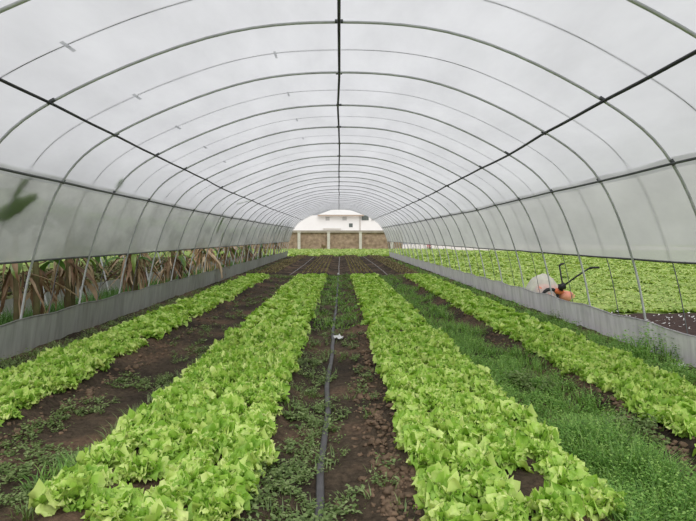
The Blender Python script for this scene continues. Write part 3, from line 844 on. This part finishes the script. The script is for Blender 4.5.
for k, px in enumerate((-40, -10.4, 21.5, 53)):
    x = px * 69 / 530
    m = MB(); m.box((0, 0, 1.12), (.36, .30, 2.52)); m.box((0, 0, 2.42), (.46, .4, .10))
    tag(m.build('fence_post', M['post'], smooth=False, loc=(x, 69.2, -.1)), ['first', 'second', 'third', 'fourth'][k] + ' pale concrete post before the brown wall, counted from the banana side', 'post', 'pale posts before the wall')
m = MB(); m.blob((0, 0, .75), (.32, .3, .35), 4, .4, 12, 8, 3); m.tube([(0, 0, 0), (.02, 0, .6)], .05, 6)
tag(m.build('shrub', M['deadleaf'], loc=(-15.2 * 66 / 530, 66, -.1)), 'small brown dried shrub beside the second pale post', 'shrub')
# pale stakes at the field's far corner
for k in range(12):
    m = MB(); x = 8.6 + k * .33; m.tube([(0, 0, 0), (.03 * math.sin(k), 0, 1.1)], .045, 6)
    tag(m.build('stake', M['post'], loc=(x, 66 + .4 * math.sin(k * 1.7), -.15)), 'thin pale stake in the row beyond the far end of the field side skirt', 'stake', 'row of pale stakes')

# pale slab added to bounce light onto the house and whiten it
m = MB(); m.box((0, 100, -.1), (120, 58, .16))
tag(m.build('ground', M['post'], smooth=False), 'pale slab added behind the brown wall to brighten the house', 'bounce_slab', kind='structure')
# house
HSE = empty('house', (0, 100, 0), 'white two storey house with a low pale roof behind the brown wall', 'house')
def hx(px, d=100): return (px - 339) * d / 530
def hz(py, d=100): return CAM_H + (238 - py) * d / 530
b = MB(); b.box(((hx(292) + hx(361)) / 2, 4, 2.9), (hx(361) - hx(292), 8, hz(215.5) - .0)); b.box((hx(378), 4.2, 2.75), (hx(396) - hx(360), 7.6, hz(214.5))); b.build('wall', M['house'], HSE, smooth=False)
x0, x1, zE, zR = hx(318), hx(363.5), hz(215.2), hz(208.6)
b = MB(); b.add([(x0, -.8, zE), (x1, -.8, zE), (x1, 9, zE), (x0, 9, zE), (x0 + 2.6, 4, zR), (x1 - 2.6, 4, zR)], [(0, 1, 5, 4), (1, 2, 5), (2, 3, 4, 5), (3, 0, 4), (0, 3, 2, 1)]); rf = b.build('roof', M['roof'], HSE, smooth=False)
b = MB(); b.box(((x0 + x1) / 2, -.82, zE - .10), (x1 - x0, .12, .26)); b.build('eave', M['eave'], HSE, smooth=False)
def win(px, py, w, h, mat, y=-.02):
    b = MB(); b.box((hx(px), y, hz(py)), (w + .16, .10, h + .16)); f_ = b.build('window', M['house'], HSE, smooth=False)
    b = MB(); b.box((hx(px), y - .05, hz(py)), (w, .04, h)); b.build('pane', mat, f_, smooth=False)
win(350.8, 225.3, .70, .72, M['glass']); win(327.6, 218.8, .75, .7, M['paleglass']); win(344.6, 218.6, .8, .7, M['paleglass'])
win(365.2, 217.8, 1.35, .95, M['glass'], .36); win(372.6, 218.6, .5, .8, M['paleglass'], .36)
b = MB(); b.box((hx(332), -.35, hz(228.4)), (3.4, .7, .10)); b.build('canopy', M['roof'], HSE, smooth=False)
b = MB(); b.tube([(hx(360), -.1, 2), (hx(360), -.1, zE)], .06, 6); b.build('downpipe', M['coping'], HSE)

# ------------------------------------------------------------------ light: an overcast sky and a very soft sun
w = bpy.data.worlds.new('World'); SC.world = w; w.use_nodes = True
nt = w.node_tree; nt.nodes.clear()
tc = nt.nodes.new('ShaderNodeTexCoord'); sx = nt.nodes.new('ShaderNodeSeparateXYZ'); nt.links.new(tc.outputs['Generated'], sx.inputs[0])
cr = ramp(nt, sx.outputs['Z'], [(0.0, (.34, .345, .355)), (1.0, (1.0, 1.0, 1.02))])     # overcast: the zenith three times the horizon
bg = nt.nodes.new('ShaderNodeBackground'); bg.inputs['Strength'].default_value = 1.0
nt.links.new(cr, bg.inputs['Color']); wo = nt.nodes.new('ShaderNodeOutputWorld'); nt.links.new(bg.outputs[0], wo.inputs[0])
sl = bpy.data.lights.new('sun', 'SUN'); sl.energy = 1.2; sl.angle = math.radians(50); sl.color = (1, .98, .95)
so = bpy.data.objects.new('sun', sl); COL.objects.link(so); so.rotation_euler = (math.radians(50), math.radians(8), 0)

# ------------------------------------------------------------------ camera
cd = bpy.data.cameras.new('camera'); cd.sensor_width = 36; cd.lens = 530 / 696 * 36; cd.clip_end = 400
co = bpy.data.objects.new('camera', cd); COL.objects.link(co)
co.location = (0, 0, CAM_H)
co.rotation_euler = (math.radians(90) - math.atan(22.5 / 530), 0, -math.atan(9 / 530))
SC.camera = co
SC.view_settings.view_transform = 'Standard'; SC.view_settings.look = 'None'; SC.view_settings.gamma = 1.0; SC.view_settings.use_curve_mapping = False
SC.view_settings.exposure = 0.24
cy = SC.cycles
cy.max_bounces = 8; cy.diffuse_bounces = 5; cy.transmission_bounces = 6; cy.transparent_max_bounces = 12; cy.glossy_bounces = 2
cy.use_denoising = True
cy.sample_clamp_indirect = 6
